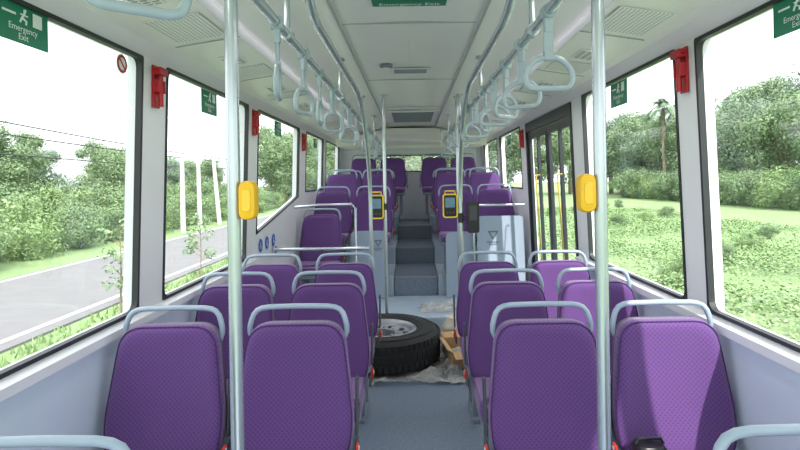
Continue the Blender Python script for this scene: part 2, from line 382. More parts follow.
# ---------------------------------------------------------------- seats
def build_seat(side):
    root=thing('bus_seat','purple dotted fabric bus seat with grey grab handle','seat')
    half=[(-.214,.43),(-.234,.56),(-.188,.93),(.188,.93),(.234,.56),(.214,.43)]
    def out(s,off=0):
        cz=.68; p=[(x*s,cz+(z-cz)*s) for x,z in half]
        return rpoly(p,[.05,.2,.085,.085,.2,.05],7)
    lean=lambda z:(z-.45)*.16-.075
    def ring(s,dy): return [(x,lean(z)+dy,z) for x,z in out(s)]
    sq=MB(); sq.rings([ring(.99,.022),ring(1.005,.01),ring(1.005,-.012),ring(.99,-.026),ring(.958,-.034),ring(.90,-.037),ring(.8,-.034),ring(.6,-.024),ring(.3,-.018),ring(.05,-.017)])
    mk('backrest',sq,M_fabric,root)
    mk('backrest_piping',MB().tube(ring(.985,-.031)[::1],.0032,6,True),M_piping,root)
    sh=MB(); sh.rings([ring(.94,.055),ring(.985,.045),ring(.995,.03),ring(.99,.015),ring(.96,.012)])
    mk('seat_shell',sh,M_shell,root)
    cu=rpoly([(-.215,-.47),(.215,-.47),(.21,-.06),(-.21,-.06)],[.08,.08,.03,.03],6)
    def cr(s,z): return [(x*s,-.27+(y+.27)*s,z+ (-.02 if y<-.42 else 0)) for x,y in cu]
    c=MB(); c.rings([cr(.94,.375),cr(.99,.385),cr(1,.41),cr(.99,.435),cr(.95,.448),cr(.8,.45),cr(.4,.44),cr(.05,.438)]); mk('seat_cushion',c,M_fabric,root)
    b=MB(); b.rings([cr(.90,.335),cr(.97,.345),cr(.97,.378),cr(.9,.378)]); mk('cushion_tray',b,M_grey,root)
    y=lean(.9)+.02
    hp=[(-.160,lean(.78)+.045,.78),(-.178,y+.018,.84),(-.198,y+.008,.885),(-.198,y+.006,.91),(-.192,y+.008,.935),(-.184,y+.01,.957),(-.170,y+.012,.974),(-.150,y+.013,.983),(-.12,y+.014,.987),(0,y+.014,.989)]
    hp=hp+[(-p[0],p[1],p[2]) for p in hp[-2::-1]]
    mk('grab_handle',MB().tube(hp,.0110,10),M_handle,root)
    for x in (-.14,.14):
        l=MB(); l.box(x-.02,x+.02,-.36,-.32,.0,.34); l.box(x-.02,x+.02,-.14,-.10,0,.34); l.box(x-.02,x+.02,-.4,-.07,0,.025); mk('leg',l,M_grey,root,False,.006)
    br=MB(); xs=side*.240
    br.obox((xs,-.02,.60),(.010,.05,.22),Matrix.Rotation(-.16,3,'X')); br.obox((xs,-.10,.45),(.010,.18,.05)); mk('side_bracket',br,M_dgrey,root,False,.004)
    bk=MB(); bk.obox((xs+side*.010,-.12,.47),(.010,.034,.045)); mk('belt_buckle',bk,M_orange,root,False,.004)
    bk=MB(); bk.obox((xs+side*.016,-.12,.478),(.002,.014,.014)); mk('buckle_button',bk,M_signw,root,False)
    return root
TL=build_seat(1); TR=build_seat(-1)
used=[False,False]
def seat(side,x,d,z=0,label=None,group='purple bus passenger seats'):
    T=TL if side<0 else TR; i=0 if side<0 else 1
    if not used[i]:
        T.location=(x,d,z); used[i]=True; T['group']=group
        if label:T['label']=label
        return T
    return dup(T,(x,d,z),label=label,group=group)
LBW='purple dotted fabric bus seat with grey grab handle, beside the window'
LBA='purple dotted fabric bus seat with grey grab handle, beside the aisle'
seat(-1,-.475,2.15,label=LBA); 
seat(-1,-.985,2.15,label=LBW); seat(-1,-.475,2.95,label=LBA); seat(-1,-.985,2.95,label=LBW); seat(-1,-.475,3.68,label=LBA); seat(-1,-.985,3.68,label=LBW)
seat(1,.515,2.12,label=LBA); seat(1,1.0,2.12,label='purple dotted fabric bus seat catching sunlight beside the window'); seat(1,.515,2.92,label=LBA); seat(1,1.0,2.92,label=LBW); seat(1,.515,3.65,label=LBA); seat(1,1.0,3.65,label=LBW)
seat(-1,-.76,1.03,label='single purple bus seat with grey grab handle'); seat(1,.79,1.03,label='single purple bus seat with grey grab handle')
seat(-1,-.98,5.72,SZ,label='purple bus seat behind the grab rail on the wheel arch')
LR='purple bus seat on the raised rear platform'
for d,z in ((6.35,.44),(7.2,.66),(7.95,.66)):
    for sx,x in ((-1,-.465),(-1,-.95),(1,.52),(1,.985)): seat(sx,x,d,z,label=LR)
for sx,x in ((-1,-.32),(-1,-.80),(1,.375),(1,.855)): seat(sx,x,8.85,.94,label='purple bus seat in the last row under the rear window')

# ---------------------------------------------------------------- rails, poles, straps
def rail(x):
    r=thing('overhead_handrail','long silver overhead handrail with ceiling brackets','handrail','overhead handrails',(0,0,0))
    mk('rail_bar',MB().tube([(x,-.6,2.04),(x,8.0,2.04)],.0165,12),M_steel,r)
    for y in (.4,1.95,3.4,4.9,6.4,7.9):
        b=MB(); b.tube([(x,y,2.05),(x,y,2.285)],.011,8); b.tube([(x,y-.025,2.04),(x,y+.025,2.04)],.023,12); b.lathe([(.03,2.272),(.03,2.285),(.012,2.285)],12,(x,y,0)); mk('rail_bracket',b,M_steel,r)
    return r
rail(-.45); rail(.45)
for x0,x1,ya,yb,zf in ((-.395,-.37,2.05,4.7,0),(.405,.40,2.05,4.4,0)):
    r=thing('arched_grab_pole','silver grab pole arching from the ceiling down to the floor','pole','arched grab poles')
    pts=[(x0,ya,2.30)]
    for k in range(9):
        a=math.pi/2*k/8; pts.append((x0,ya+.30*(1-math.cos(a)),2.27-.10*math.sin(a)))
    R_=.9
    for k in range(15):
        a=math.pi/2*k/14; pts.append((x0+(x1-x0)*(k/14),yb-R_+R_*math.sin(a),2.16-R_*.95*(1-math.cos(a))))
    pts+=[(x1,yb,1.1),(x1,yb,zf+.002)]
    mk('pole_tube',MB().tube(pts,.0185,14),M_steel,r)
    f=MB(); f.lathe([(.03,2.283),(.03,2.296),(.01,2.296)],14,(x0,ya,0)); mk('ceiling_flange',f,M_steel,r)
    f=MB(); f.lathe([(.03,.002),(.03,.01),(.02,.02)],14,(x1,yb,zf)); mk('floor_flange',f,M_steel,r)
def ceil_z(x):
    x=abs(x)
    for (a,za),(b,zb) in zip(prof,prof[1:]):
        if b<=x<=a: return za+(zb-za)*(a-x)/(a-b)
    return 2.32
def pole(x,y,z0=0,r=.0175,label='vertical silver grab pole from floor to ceiling',z1=None):
    t=thing('grab_pole',label,'pole','vertical grab poles',(x,y,z0))
    zt=(z1 if z1 else ceil_z(x)+.004)-z0
    mk('pole_tube',MB().tube([(0,0,.001),(0,0,zt)],r,20),M_steel,t)
    f=MB(); f.lathe([(.04,.001),(.04,.008),(.03,.018),(r,.02)],16); mk('floor_flange',f,M_steel,t)
    f=MB(); f.lathe([(r,zt-.02),(.032,zt-.016),(.036,zt-.006)],16); mk('ceiling_flange',f,M_steel,t)
    return t
pL=pole(-.505,1.5,r=.0185); pR=pole(.54,1.52,r=.0185)
M_amber=mat('button_amber',s2l(250,205,60),.3)
def button(x,y,z,sx):
    t=thing('stop_button','yellow rounded stop request button clamped to the grab pole','button','yellow stop buttons',(x,y,z))
    o=rpoly([(-.023,-.055),(.023,-.055),(.023,.055),(-.023,.055)],.022,6)
    def rg(s,dy): return [(px*s,dy,pz*s) for px,pz in o]
    m=MB(); m.rings([rg(.94,.022),rg(1,.014),rg(1,-.014),rg(.93,-.022),rg(.6,-.025)]); mk('button_housing',m,M_yellow,t)
    m=MB(); m.rings([[(p[0]*.55,p[1],p[2]*.6) for p in rg(1,-.0245)],[(p[0]*.5,p[1],p[2]*.55) for p in rg(1,-.028)]]); mk('push_button',m,M_amber,t)
    return t
button(-.505+.042,1.5,1.45,1); button(.54-.042,1.52,1.455,-1)
pole(-.26,5.06,SZ); pole(.44,5.06,SZ)
r=thing('barrier_rail','silver horizontal barrier rail beside the wheelchair bay','handrail')
mk('rail_bar',MB().tube([(-1.225,4.7,.90),(-.39,4.7,.90)],.016,12),M_steel,r)
mk('rail_clamp',MB().tube([(-.37,4.7,.875),(-.37,4.7,.925)],.024,12),M_steel,r)
mk('wall_flange',MB().tube([(-1.23,4.7,.90),(-1.215,4.7,.90)],.035,12),M_steel,r)
r=thing('barrier_rail','silver rail above the modesty panel by the seats','handrail')
mk('rail_bar',MB().tube([(-1.2,5.42,1.24),(-.95,5.42,1.26),(-.62,5.42,1.26),(-.585,5.42,1.22),(-.585,5.42,SZ)],.014,10),M_steel,r)
r=thing('barrier_rail','silver rail above the partition by the door','handrail')
mk('rail_bar',MB().tube([(1.2,5.66,1.22),(.69,5.66,1.22),(.65,5.66,1.18),(.65,5.66,.002)],.014,10),M_steel,r)
def logo(parent,cx,y,cz,s):
    m=MB()
    tri=rpoly([(-s,s*.7),(s,s*.7),(0,-s)],s*.25,4); tin=rpoly([(-s*.55,s*.42),(s*.55,s*.42),(0,-s*.5)],s*.15,4)
    m.rings([[(cx+x,y,cz+z) for x,z in tri],[(cx+x,y,cz+z) for x,z in tin],[(cx+x,y+.002,cz+z) for x,z in tin],[(cx+x,y+.002,cz+z) for x,z in tri]],closed=True)
    mk('emblem',m,M_logo,parent,False)
    for i,ww in enumerate((2.2,1.5)):
        m=MB()
        nL=7 if i==0 else 5
        for k in range(nL):
            xa=cx-s*ww/2+s*ww*k/nL; m.box(xa,xa+s*ww/nL*.65,y,y+.002,cz-s*(1.45+.42*i),cz-s*(1.18+.42*i))
        mk('emblem_lettering',m,M_logo,parent,False)
def partition(x0,x1,y,z0,z1,lg,label):
    t=thing('partition_panel',label,'partition','pale partition panels')
    o=rpoly([(x0,z0),(x1,z0),(x1,z1),(x0,z1)],[.01,.01,.06,.06])
    mk('panel',MB().prism([(x,y-.015,z) for x,z in o],[(x,y+.015,z) for x,z in o]),M_part,t,False)
    if lg: logo(t,lg[0],y-.018,lg[1],lg[2])
partition(-.68,-.29,5.80,SZ+.003,.95,(-.38,.82,.045),'pale grey-blue partition panel with printed emblem by the step')
partition(.36,.68,5.80,SZ+.003,.92,None,'pale grey-blue partition panel beside the step')
partition(.69,1.2,5.70,.001,1.10,(.86,.90,.06),'pale grey-blue partition panel with printed emblem behind the door')

def strap(x,y,rz,first=[None]):
    if first[0]: return dup(first[0],(x,y,2.04),rz)
    t=thing('hanging_strap','translucent blue-grey plastic strap handle hanging from overhead rail','strap handle','hanging strap handles',(x,y,2.04),rz)
    b=MB(); b.lathe([(.0235,-.02),(.0235,.02)],14,(0,0,0))
    b.v=[(vx,vz,vy) for vx,vy,vz in b.v]
    mk('rail_clamp',b,M_strap,t)
    b=MB(); o=[(-.010,-.02),(.010,-.02),(.012,-.14),(-.012,-.14)]
    b.prism([(xx,-.006,zz) for xx,zz in o],[(xx,.006,zz) for xx,zz in o]); b.obox((0,0,-.045),(.028,.02,.05)); b.obox((0,0,-.145),(.034,.022,.03))
    mk('strap_band',b,M_strap,t,False,.004)
    o=rpoly([(-.038,-.15),(.038,-.15),(.080,-.195),(.072,-.25),(-.072,-.25),(-.080,-.195)],[.03,.03,.04,.045,.045,.04],5)
    mk('handle_ring',MB().tube([(xx,0,zz) for xx,zz in o],.0095,10,True),M_strap,t)
    first[0]=t; return t
for k,y in enumerate((.88,1.80,2.24,2.62,3.05,3.45,3.85,4.3,5.15,5.55,6.0,6.7,7.2)): strap(-.45,y,math.radians((38,100,74,92,58,102)[k%6]))
for k,y in enumerate((1.72,2.15,2.5,2.85,3.2,3.65,3.98,4.7,5.3,5.7,6.1,6.8)): strap(.45,y,math.radians([2,-34,40,-12,62][k%5]))

def validator(px,y,z,sx):
    t=thing('ticket_validator','yellow-framed ticket validator with blue screen on grab pole','ticket machine','pole-mounted ticket validators',(px,y,z))
    cx=sx*.082
    def plate(w,h,y0,y1,r,c=0):
        o=rpoly([(-w,-h),(w,-h),(w,h),(-w,h)],r,5); return MB().prism([(cx+a,y0,b+c) for a,b in o],[(cx+a,y1,b+c) for a,b in o])
    mk('housing',plate(.062,.105,-.04,.03,.02),M_black,t,False,.005)
    o=rpoly([(-.070,-.114),(.070,-.114),(.070,.114),(-.070,.114)],.03,5); i=rpoly([(-.059,-.102),(.059,-.102),(.059,.102),(-.059,.102)],.02,5)
    m=MB(); m.rings([[(cx+a,-.045,b) for a,b in o],[(cx+a,-.045,b) for a,b in i],[(cx+a,-.01,b) for a,b in i],[(cx+a,-.01,b) for a,b in o]],closed=True)
    mk('yellow_frame',m,M_yellow2,t,False)
    mk('screen',plate(.046,.046,-.044,-.039,.006,.03),M_screen,t,False)
    k=MB()
    for c_ in range(3): k.obox((cx-.03+c_*.03,-.042,-.065),(.018,.006,.014))
    mk('keypad',k,M_dgrey,t,False)
    m=MB(); m.lathe([(.024,-.03),(.024,.03)],12); m.box(min(0,sx*.03),max(0,sx*.03),-.012,.012,-.02,.02); mk('clamp',m,M_black,t)
    m=MB(); m.tube([(cx-.05,-.03,.105),(cx-.045,-.03,.14),(cx+.045,-.03,.14),(cx+.05,-.03,.105)],.006,8); mk('guard_bar',m,M_yellow2,t)
validator(-.26,5.06,1.25,-1); validator(.44,5.06,1.25,-1)
t=thing('mounted_device','black plastic device box clamped to the grab pole','device',None,(.40,4.4,1.18))
o=rpoly([(.055,-.12),(.145,-.12),(.145,.13),(.055,.13)],.02,4)
mk('housing',MB().prism([(a,-.035,b) for a,b in o],[(a,.03,b) for a,b in o]),M_black,t,False,.005)
mk('front_panel',MB().box(.07,.13,-.04,-.0352,-.02,.1),M_dgrey,t,False)
mk('clamp',MB().lathe([(.024,-.04),(.024,.04)],12).box(0,.065,-.012,.012,-.02,.02),M_black,t)

# ---------------------------------------------------------------- signs, hammers, vents
def win_sign(side,y,z,w,h,txt):
    x=side*(xw(z)+.004); right=(0,-side,0)
    t=thing('emergency_exit_sign','green emergency exit sticker on the window glass','sign','green emergency exit signs',(x,y,z))
    mk('sign_plate',MB().box(-.0015,.0015,-w/2,w/2,-h/2,h/2),M_green,t,False)
    text_obj(txt,h*.24,M_signw,t,(-side*.003,0,-h*.22),right,(0,0,1))
    X=-side*.003; r=-side
    def P(a,b): return (X,r*a,b)
    def quad(m,a0,a1,b0,b1):
        m.prism([P(a0,b0),P(a1,b0),P(a1,b1),P(a0,b1)],[(X+.001,*P(a0,b0)[1:]),(X+.001,*P(a1,b0)[1:]),(X+.001,*P(a1,b1)[1:]),(X+.001,*P(a0,b1)[1:])])
    m=MB(); quad(m,w*.18,w*.36,h*.05,h*.42); mk('door_pictogram',m,M_signw,t,False)
    m=MB(); quad(m,-w*.38,-w*.14,h*.2,h*.26); mk('arrow_pictogram',m,M_signw,t,False)
    m=MB()
    m.tube([P(w*.03,h*.42),P(w*.02,h*.32),P(-w*.02,h*.2),P(-w*.06,h*.06)],[h*.04,h*.03,h*.03,h*.025],6); m.tube([P(-w*.02,h*.2),P(w*.06,h*.12),P(w*.05,h*.03)],h*.025,6)
    m.tube([P(-w*.05,h*.28),P(w*.08,h*.27)],h*.02,6)
    mk('runner_pictogram',m,M_signw,t,False)
for a in ((-1,1.665,2.005,.23,.118),(-1,3.2,1.985,.24,.14),(-1,4.84,1.985,.24,.13),(1,1.66,2.008,.22,.112),(1,3.1,1.985,.24,.14),(-1,6.7,1.98,.22,.12),(1,6.6,1.98,.22,.12)):
    win_sign(*a,'Emergency\nExit')
def disc(r0,r1,x,n=24):
    m=MB(); A=[(x,r0*math.cos(2*math.pi*k/n),r0*math.sin(2*math.pi*k/n)) for k in range(n)]
    if r1:
        B=[(x,r1*math.cos(2*math.pi*k/n),r1*math.sin(2*math.pi*k/n)) for k in range(n)]
        m.rings([A,B,[(x+.001,p[1],p[2]) for p in B],[(x+.001,p[1],p[2]) for p in A]],closed=True)
    else: m.prism(A,[(x+.001,p[1],p[2]) for p in A])
    return m
t=thing('no_smoking_sticker','small white round sticker with red prohibition ring on the window','sticker',None,(-(xw(1.97)+.005),2.24,2.01))
mk('sticker_base',disc(.042,0,-.001),M_signw,t,False); mk('ring',disc(.038,.027,.0015).obox((.002,0,0),(.001,.007,.06),Matrix.Rotation(.78,3,'X')),M_red,t,False)
for y,z in ((4.33,.985),(4.52,.985),(4.73,.985)):
    t=thing('wheelchair_sticker','blue round wheelchair priority sticker on the wall panel','sticker','blue wheelchair stickers',(-(xw(z)-.003),y,z))
    mk('disc',disc(.055,0,0),M_blue,t,False)
    m=MB(); X=.003
    m.tube([(X,-.008,.026),(X,-.008,.022),(X,-.008,.014),(X,-.004,-.006),(X,.010,-.006),(X,.016,-.022)],[.004,.004,.0022,.0022,.0022,.002],6)
    mk('pictogram',m,M_signw,t,False)
    m=MB(); m.tube([(X,-.004+.016*math.cos(a),-.012+.016*math.sin(a)) for a in [math.radians(120+k*24) for k in range(11)]],.0018,6)
    mk('wheel_pictogram',m,M_signw,t,False)
def hammer(side,y,z,s=1):
    t=thing('emergency_hammer','red emergency window hammer in wall holder on pillar','hammer','red emergency hammers',(side*(xw(z)-.001),y,z))
    k=-side
    m=MB(); m.box(min(0,k*.012),max(0,k*.012),-.03,.03,-.10,.10); m.box(min(k*.012,k*.04),max(k*.012,k*.04),-.032,-.022,-.03,.03); m.box(min(k*.012,k*.04),max(k*.012,k*.04),.022,.032,-.03,.03)
    mk('holder',m,M_red,t,False,.003)
    m=MB(); m.tube([(k*.03,0,-.095),(k*.03,0,.05)],.012,8); mk('hammer_handle',m,M_red,t)
    m=MB(); m.obox((k*.032,0,.07),(.034,.075,.034)); m.tube([(k*.032,-.038,.07),(k*.032,-.055,.07)],[.008,.002],8); mk('hammer_head',m,M_red,t,False,.003)
hammer(-1,2.51,1.96); hammer(-1,4.07,1.96); hammer(-1,5.9,1.94); hammer(1,2.335,1.965); hammer(1,5.75,1.93)
def vent(sx,y,first={}):
    if sx in first: return dup(first[sx],(sx*.965,y,2.1735))
    t=thing('air_vent','white slotted air vent in the ceiling duct','vent','ceiling duct air vents',(sx*.965,y,2.1735))
    R=Matrix.Rotation(sx*math.atan2(.05,.32),3,'Y')
    m=MB(); m.obox(R@Vector((0,0,-.004)),(.11,.18,.006),R); mk('vent_plate',m,M_ceil,t,False,.002)
    m=MB()
    for i in range(7):
        for j in (-1,0,1): m.obox(R@Vector((j*.034,-.07+i*.023,-.008)),(.024,.007,.003),R)
    mk('vent_slots',m,M_slot,t,False)
    first[sx]=t; return t
for sx in (-1,1):
    for y in (1.9,2.9,3.8,4.7,5.7,6.8): vent(sx,y)
t=thing('roof_hatch','white roof hatch with slotted grille in the ceiling','hatch',None,(.0,1.95,2.318))
mk('hatch_frame',MB().box(-.30,.30,-.36,.36,-.014,.0),M_white,t,False,.006)
m=MB()
for i in range(12): m.box(-.2,.2,-.25+i*.045,-.25+i*.045+.018,-.018,-.013)
mk('grille_slots',m,M_slot,t,False)
t=thing('emergency_exit_sign','green emergency exit plate on the ceiling hatch','sign','green emergency exit signs',(0,2.42,2.316))
mk('sign_plate',MB().box(-.17,.17,-.05,.05,-.006,-.001),M_green,t,False)
text_obj('Emergency Exit',.045,M_signw,t,(0,.022,-.0065),(1,0,0),(0,-1,0))
t=thing('ceiling_grille','small slotted grille in the ceiling panel','vent',None,(0,3.95,2.316))
mk('grille_frame',MB().box(-.15,.15,-.09,.09,-.006,-.0),M_white,t,False,.003)
m=MB()
for i in range(5): m.box(-.12,.12,-.07+i*.03,-.055+i*.03,-.008,-.0055)
mk('grille_slots',m,M_grey,t,False)
t=thing('ceiling_light','small round light fitting on the ceiling panel','light',None,(-.17,3.75,2.312))
mk('light_ring',MB().lathe([(.045,.002),(.045,-.012),(.03,-.018)],20),M_grey,t); mk('light_lens',MB().lathe([(.029,-.01),(.025,-.022),(.005,-.026)],20),M_signw,t)
t=thing('return_air_grille','grey return air grille in the rear ceiling','vent',None,(0.02,6.75,2.314))
mk('grille_frame',MB().box(-.29,.29,-.55,.55,-.016,-.0),M_white,t,False,.005)
m=MB()
for i in range(17): m.box(-.25,.25,-.5+i*.06,-.5+i*.06+.034,-.02,-.0155)
mk('grille_slots',m,M_grey,t,False)

# ---------------------------------------------------------------- tyre and packing
TX,TY=-.265,4.47
t=thing('spare_tyre','black spare truck tyre on silver rim lying on the floor','tyre',None,(TX,TY,.012))
tp=[(.275,.04),(.30,.005),(.40,0),(.448,.02),(.468,.05),(.475,.09),(.475,.17),(.468,.21),(.448,.24),(.40,.26),(.30,.255),(.275,.22)]
m=MB(); m.lathe(tp,56,closed=True)
mk('tyre',m,M_tyre,t)
m=MB()
for k in range(60):
    a=2*math.pi*k/60
    for zz,dz in ((.055,.05),(.13,.05),(.205,.05)):
        aa=a+(.05 if zz==.13 else 0)
        R=Matrix.Rotation(aa,3,'Z'); m.obox(R@Vector((.474,0,zz)),(.014,.034,dz),R)
mk('tread',m,M_tyre,t,False)
m=MB(); 
for rr in (.33,.42): m.tube([(rr*math.cos(2*math.pi*k/48),rr*math.sin(2*math.pi*k/48),.2585) for k in range(48)],.004,6,True)
mk('sidewall_rib',m,M_tyre,t)
m=MB(); m.lathe([(.272,.03),(.268,.215),(.285,.24),(.27,.250),(.25,.24),(.242,.225),(.235,.21),(.215,.20),(.17,.195),(.14,.205),(.115,.21),(.105,.205),(.10,.12),(.10,.03)],48,closed=True); mk('rim',m,M_silver,t)
for k in range(10):
    a=2*math.pi*k/10; m=MB(); m.lathe([(.024,.194),(.024,.205),(.001,.205)],14,(.192*math.cos(a),.192*math.sin(a),.0))
    mk('rim_hole',m,M_black,t)
m=MB()
for k in range(10):
    a=2*math.pi*(k+.5)/10; m.lathe([(.011,.19),(.011,.22),(.004,.224)],6,(.132*math.cos(a),.132*math.sin(a),0))
mk('lug_nuts',m,M_steel,t)

def sheet(name,label,x0,x1,y0,y1,nx,ny,h,m,seed,z=.004,tyre=True):
    t=MB(); vs=[];fs=[]
    for j in range(ny+1):
        for i in range(nx+1):
            u=i/nx;v=j/ny
            x=x0+(x1-x0)*u+.07*noise.noise((u*2+seed,v*4,0)); y=y0+(y1-y0)*v+(.10*noise.noise((u*4,v*2,seed)) if v<.5 and tyre else 0)
            k=1
            if tyre:
                dd=math.hypot(x-TX,y-TY); k=min(1,max(0,(dd-.5)/.08))*(.4 if y<4.0 else 1)
            else: k=min(1,6*min(u,1-u,v,1-v)+.15)
            hh=abs(noise.noise((x*5,y*5,seed)))+.45*abs(noise.noise((x*13,y*13,seed)))+.25*abs(noise.noise((x*30,y*30,seed)))
            vs.append((x,y,z+.002+k*h*hh))
    for j in range(ny):
        for i in range(nx):
            a=j*(nx+1)+i; fs.append((a,a+1,a+nx+2,a+nx+1))
    t.add(vs,fs)
    return mk(name,t,m,None,False,label=label,category='plastic sheet')
sheet('plastic_sheet','crumpled clear plastic packing sheet spread under the tyre',-.85,.70,3.88,4.96,110,100,.16,M_wrap,3.1)
sheet('plastic_sheet','crumpled clear plastic packing sheet lying on the step',.06,.50,5.12,5.5,60,50,.07,M_wrap,8.4,z=SZ+.002,tyre=False)
t=thing('cardboard_box','open brown cardboard box on the floor by the tyre','box',None,(.395,4.28,.05),math.radians(8))
H_=.12
m=MB(); m.box(-.13,.13,-.2,-.194,0,H_); m.box(-.13,.13,.194,.2,0,H_); m.box(-.13,-.124,-.194,.194,0,H_); m.box(.124,.13,-.194,.194,0,H_); m.box(-.13,.13,-.2,.2,0,.006)
mk('box_body',m,M_card,t,False)
for c,s_,rx,ry in (((0,-.245,.11),(.26,.1,.005),.3,0),((0,.24,.13),(.26,.09,.005),.3,0),((-.15,0,.13),(.05,.38,.005),0,.5),((.145,0,.14),(.05,.38,.005),0,-1.0)):
    mk('box_flap',MB().obox(c,s_,Matrix.Rotation(rx,3,'X')@Matrix.Rotation(ry,3,'Y')),M_card,t,False)
t=MB()
n=28
R=[]
for j in range(12):
    zz=j/11; row=[]
    for k in range(n):
        a=2*math.pi*k/n; rr=.15*(1-.35*zz**3)*(1+.25*noise.noise((math.cos(a)*2.4,math.sin(a)*2.4,zz*4)))
        row.append((.38+rr*.9*math.cos(a),4.76+rr*.8*math.sin(a),.05+zz*.22))
    R.append(row)
t.rings(R); mk('wrapped_bundle',t,M_paper,None,True,label='beige paper-wrapped bundle standing on the floor',category='bundle')
t=thing('camera_bag','small black padded bag resting on the seat cushion','bag',None,(.85,1.93,.452))
m=MB(); o=rpoly([(-.055,-.05),(.055,-.05),(.055,.05),(-.055,.05)],.03,5)
m.rings([[(a*s_,b*s_,z) for a,b in o] for s_,z in ((.92,.0),(1,.012),(1.02,.045),(.97,.065),(.8,.078),(.3,.082))]); mk('bag_body',m,M_black,t)
mk('bag_handle',MB().tube([(-.05,0,.076),(-.04,0,.094),(.04,0,.094),(.05,0,.076)],.006,8),M_black,t)
mk('bag_zip',MB().tube([(a*1.02,b*1.02,.048) for a,b in o],.003,6,True),M_dgrey,t)

# ---------------------------------------------------------------- outdoors
GZ=-.36
mk('ground',MB().box(-150,150,-60,220,GZ-.2,GZ),M_ground,None,False,label='wide grassy field with pale dry patches',category='ground',**S)
t=MB(); t.box(-8.1,-4.6,-40,160,GZ+.0,GZ+.03); mk('road',t,M_road,None,False,label='grey asphalt road running past the bus',category='road',kind='structure')
for x in (-7.9,-4.85):
    mk('road_line',MB().box(x-.05,x+.05,-40,160,GZ+.031,GZ+.036),M_line,None,False,label='white painted road edge line',category='road marking',group='road edge lines')

def leaves(mb,centers,n,size,rnd,flat=.3):
    for _ in range(n):
        c,r=rnd.choice(centers)
        d=Vector((rnd.gauss(0,1),rnd.gauss(0,1),rnd.gauss(0,1))).normalized()
        rr=rnd.uniform(.6,1.2)
        p=Vector(c)+Vector((d.x*r[0],d.y*r[1],d.z*r[2]))*rr
        nrm=(d+Vector((rnd.uniform(-.8,.8),rnd.uniform(-.8,.8),rnd.uniform(-.3,.9)))).normalized()
        u=nrm.cross(Vector((rnd.uniform(-1,1),rnd.uniform(-1,1),rnd.uniform(-1,1)))).normalized(); w=nrm.cross(u)
        s_=size*rnd.uniform(.5,1.3)
        mb.add([p-u*s_,p+w*s_*.45,p+u*s_,p-w*s_*.45],[(0,1,2,3)])
def tree(kind,seed,H,label,m,nclump,spread,nleaf,lsize,low=.35):
    rnd=random.Random(seed)
    t=thing(kind,label,'tree' if 'tree' in kind else 'bush',None)
    tr=MB(); cen=[]
    for k in range(nclump):
        a=rnd.uniform(0,6.28); q=rnd.random()**.6*spread; z=H*rnd.uniform(low,.88)
        q*=1-.5*abs(z/H-.55)
        r=H*rnd.uniform(.07,.15) if 'tree' in kind else H*rnd.uniform(.16,.30)
        cen.append(((q*math.cos(a),q*math.sin(a),z),(r*1.25,r*1.25,r)))
    if 'tree' in kind:
        bend=Vector((rnd.uniform(-.2,.2),rnd.uniform(-.2,.2),0))
        tr.tube([(0,0,-.1),bend*.3+Vector((0,0,H*.25)),bend+Vector((0,0,H*.55)),bend+Vector((0,0,H*.8))],[H*.03,H*.022,H*.015,H*.006],7)
        for c,r in cen[:10]: tr.tube([bend*.6+Vector((0,0,H*.35)),Vector(c)*.6+Vector((0,0,H*.2)),Vector(c)],[H*.012,H*.008,H*.003],5)
    else:
        for c,r in cen[:8]: tr.tube([(0,0,-.05),Vector(c)*.5,Vector(c)],[.02,.012,.006],5)
    mk('trunk' if 'tree' in kind else 'stems',tr,M_bark,t)
    lf=MB()
    leaves(lf,cen,nleaf,lsize,rnd)
    leaves(lf,[(c,(r[0]*.6,r[1]*.6,r[2]*.6)) for c,r in cen],nleaf//4,lsize*2.0,rnd)
    mk('foliage',lf,m,t,False)
    return t
def palm(seed):
    rnd=random.Random(seed); t=thing('palm_tree','tall palm tree with a crown of drooping fronds','tree')
    mk('trunk',MB().tube([(0,0,-.1),(.1,0,2),(.15,0,4),(.1,0,6)],[.14,.10,.09,.08],8),M_bark,t)
    f=MB()
    for k in range(26):
        a=2*math.pi*k/26+rnd.uniform(-.1,.1); el=rnd.uniform(-.4,1.2); L=rnd.uniform(.9,1.3); pts=[]
        for i in range(8):
            s_=i/7; pts.append(Vector((.1+L*s_*math.cos(a)*math.cos(el),L*s_*math.sin(a)*math.cos(el),6+L*s_*math.sin(el)-.8*s_*s_)))
        f.tube(pts,.015,4)
        side=Vector((-math.sin(a),math.cos(a),0))
        for i in range(1,8):
            for q in range(3):
                p=pts[i-1].lerp(pts[i],q/3); d=(pts[i]-pts[i-1]).normalized()
                for sg in (-1,1):
                    tip=p+side*sg*.38*(1-.5*i/7)+d*.2-Vector((0,0,.15)); f.add([p,p+d*.09,tip],[(0,1,2)])
    mk('fronds',f,M_leafB,t,False); return t
TA=tree('broadleaf_tree',1,6,'leafy green broadleaf tree beyond the field',M_leafA,44,2.3,26000,.058,.2)
TB=tree('broadleaf_tree',2,6,'rounded blue-green tree in the tree line',M_leafB,46,2.4,26000,.058,.12)
TC=tree('broadleaf_tree',3,6,'tall airy green tree in the tree line',M_leafA,36,1.8,20000,.056,.2)
BA=tree('shrub',4,1.6,'dense green shrub growing in the field',M_leafA,30,1.1,10000,.034,.12)
BB=tree('shrub',5,1.6,'bright lime-green shrub growing beside the road',M_leafC,28,1.2,10000,.034,.1)
PA=palm(6)
temps=dict(A=TA,B=TB,C=TC,a=BA,b=BB,P=PA); first=set()
def put(k,x,y,s,rz=None):
    o=temps[k]; g={'A':'trees beyond the field','B':'trees beyond the field','C':'trees beyond the field','a':'roadside shrubs','b':'roadside shrubs','P':'palm trees'}[k]
    rz=random.uniform(0,6.28) if rz is None else rz
    if k not in first:
        first.add(k); o.location=(x,y,GZ); o.rotation_euler=(0,0,rz); o.scale=(s,s,s); o['group']=g; return o
    return dup(o,(x,y,GZ),rz,s,group=g)
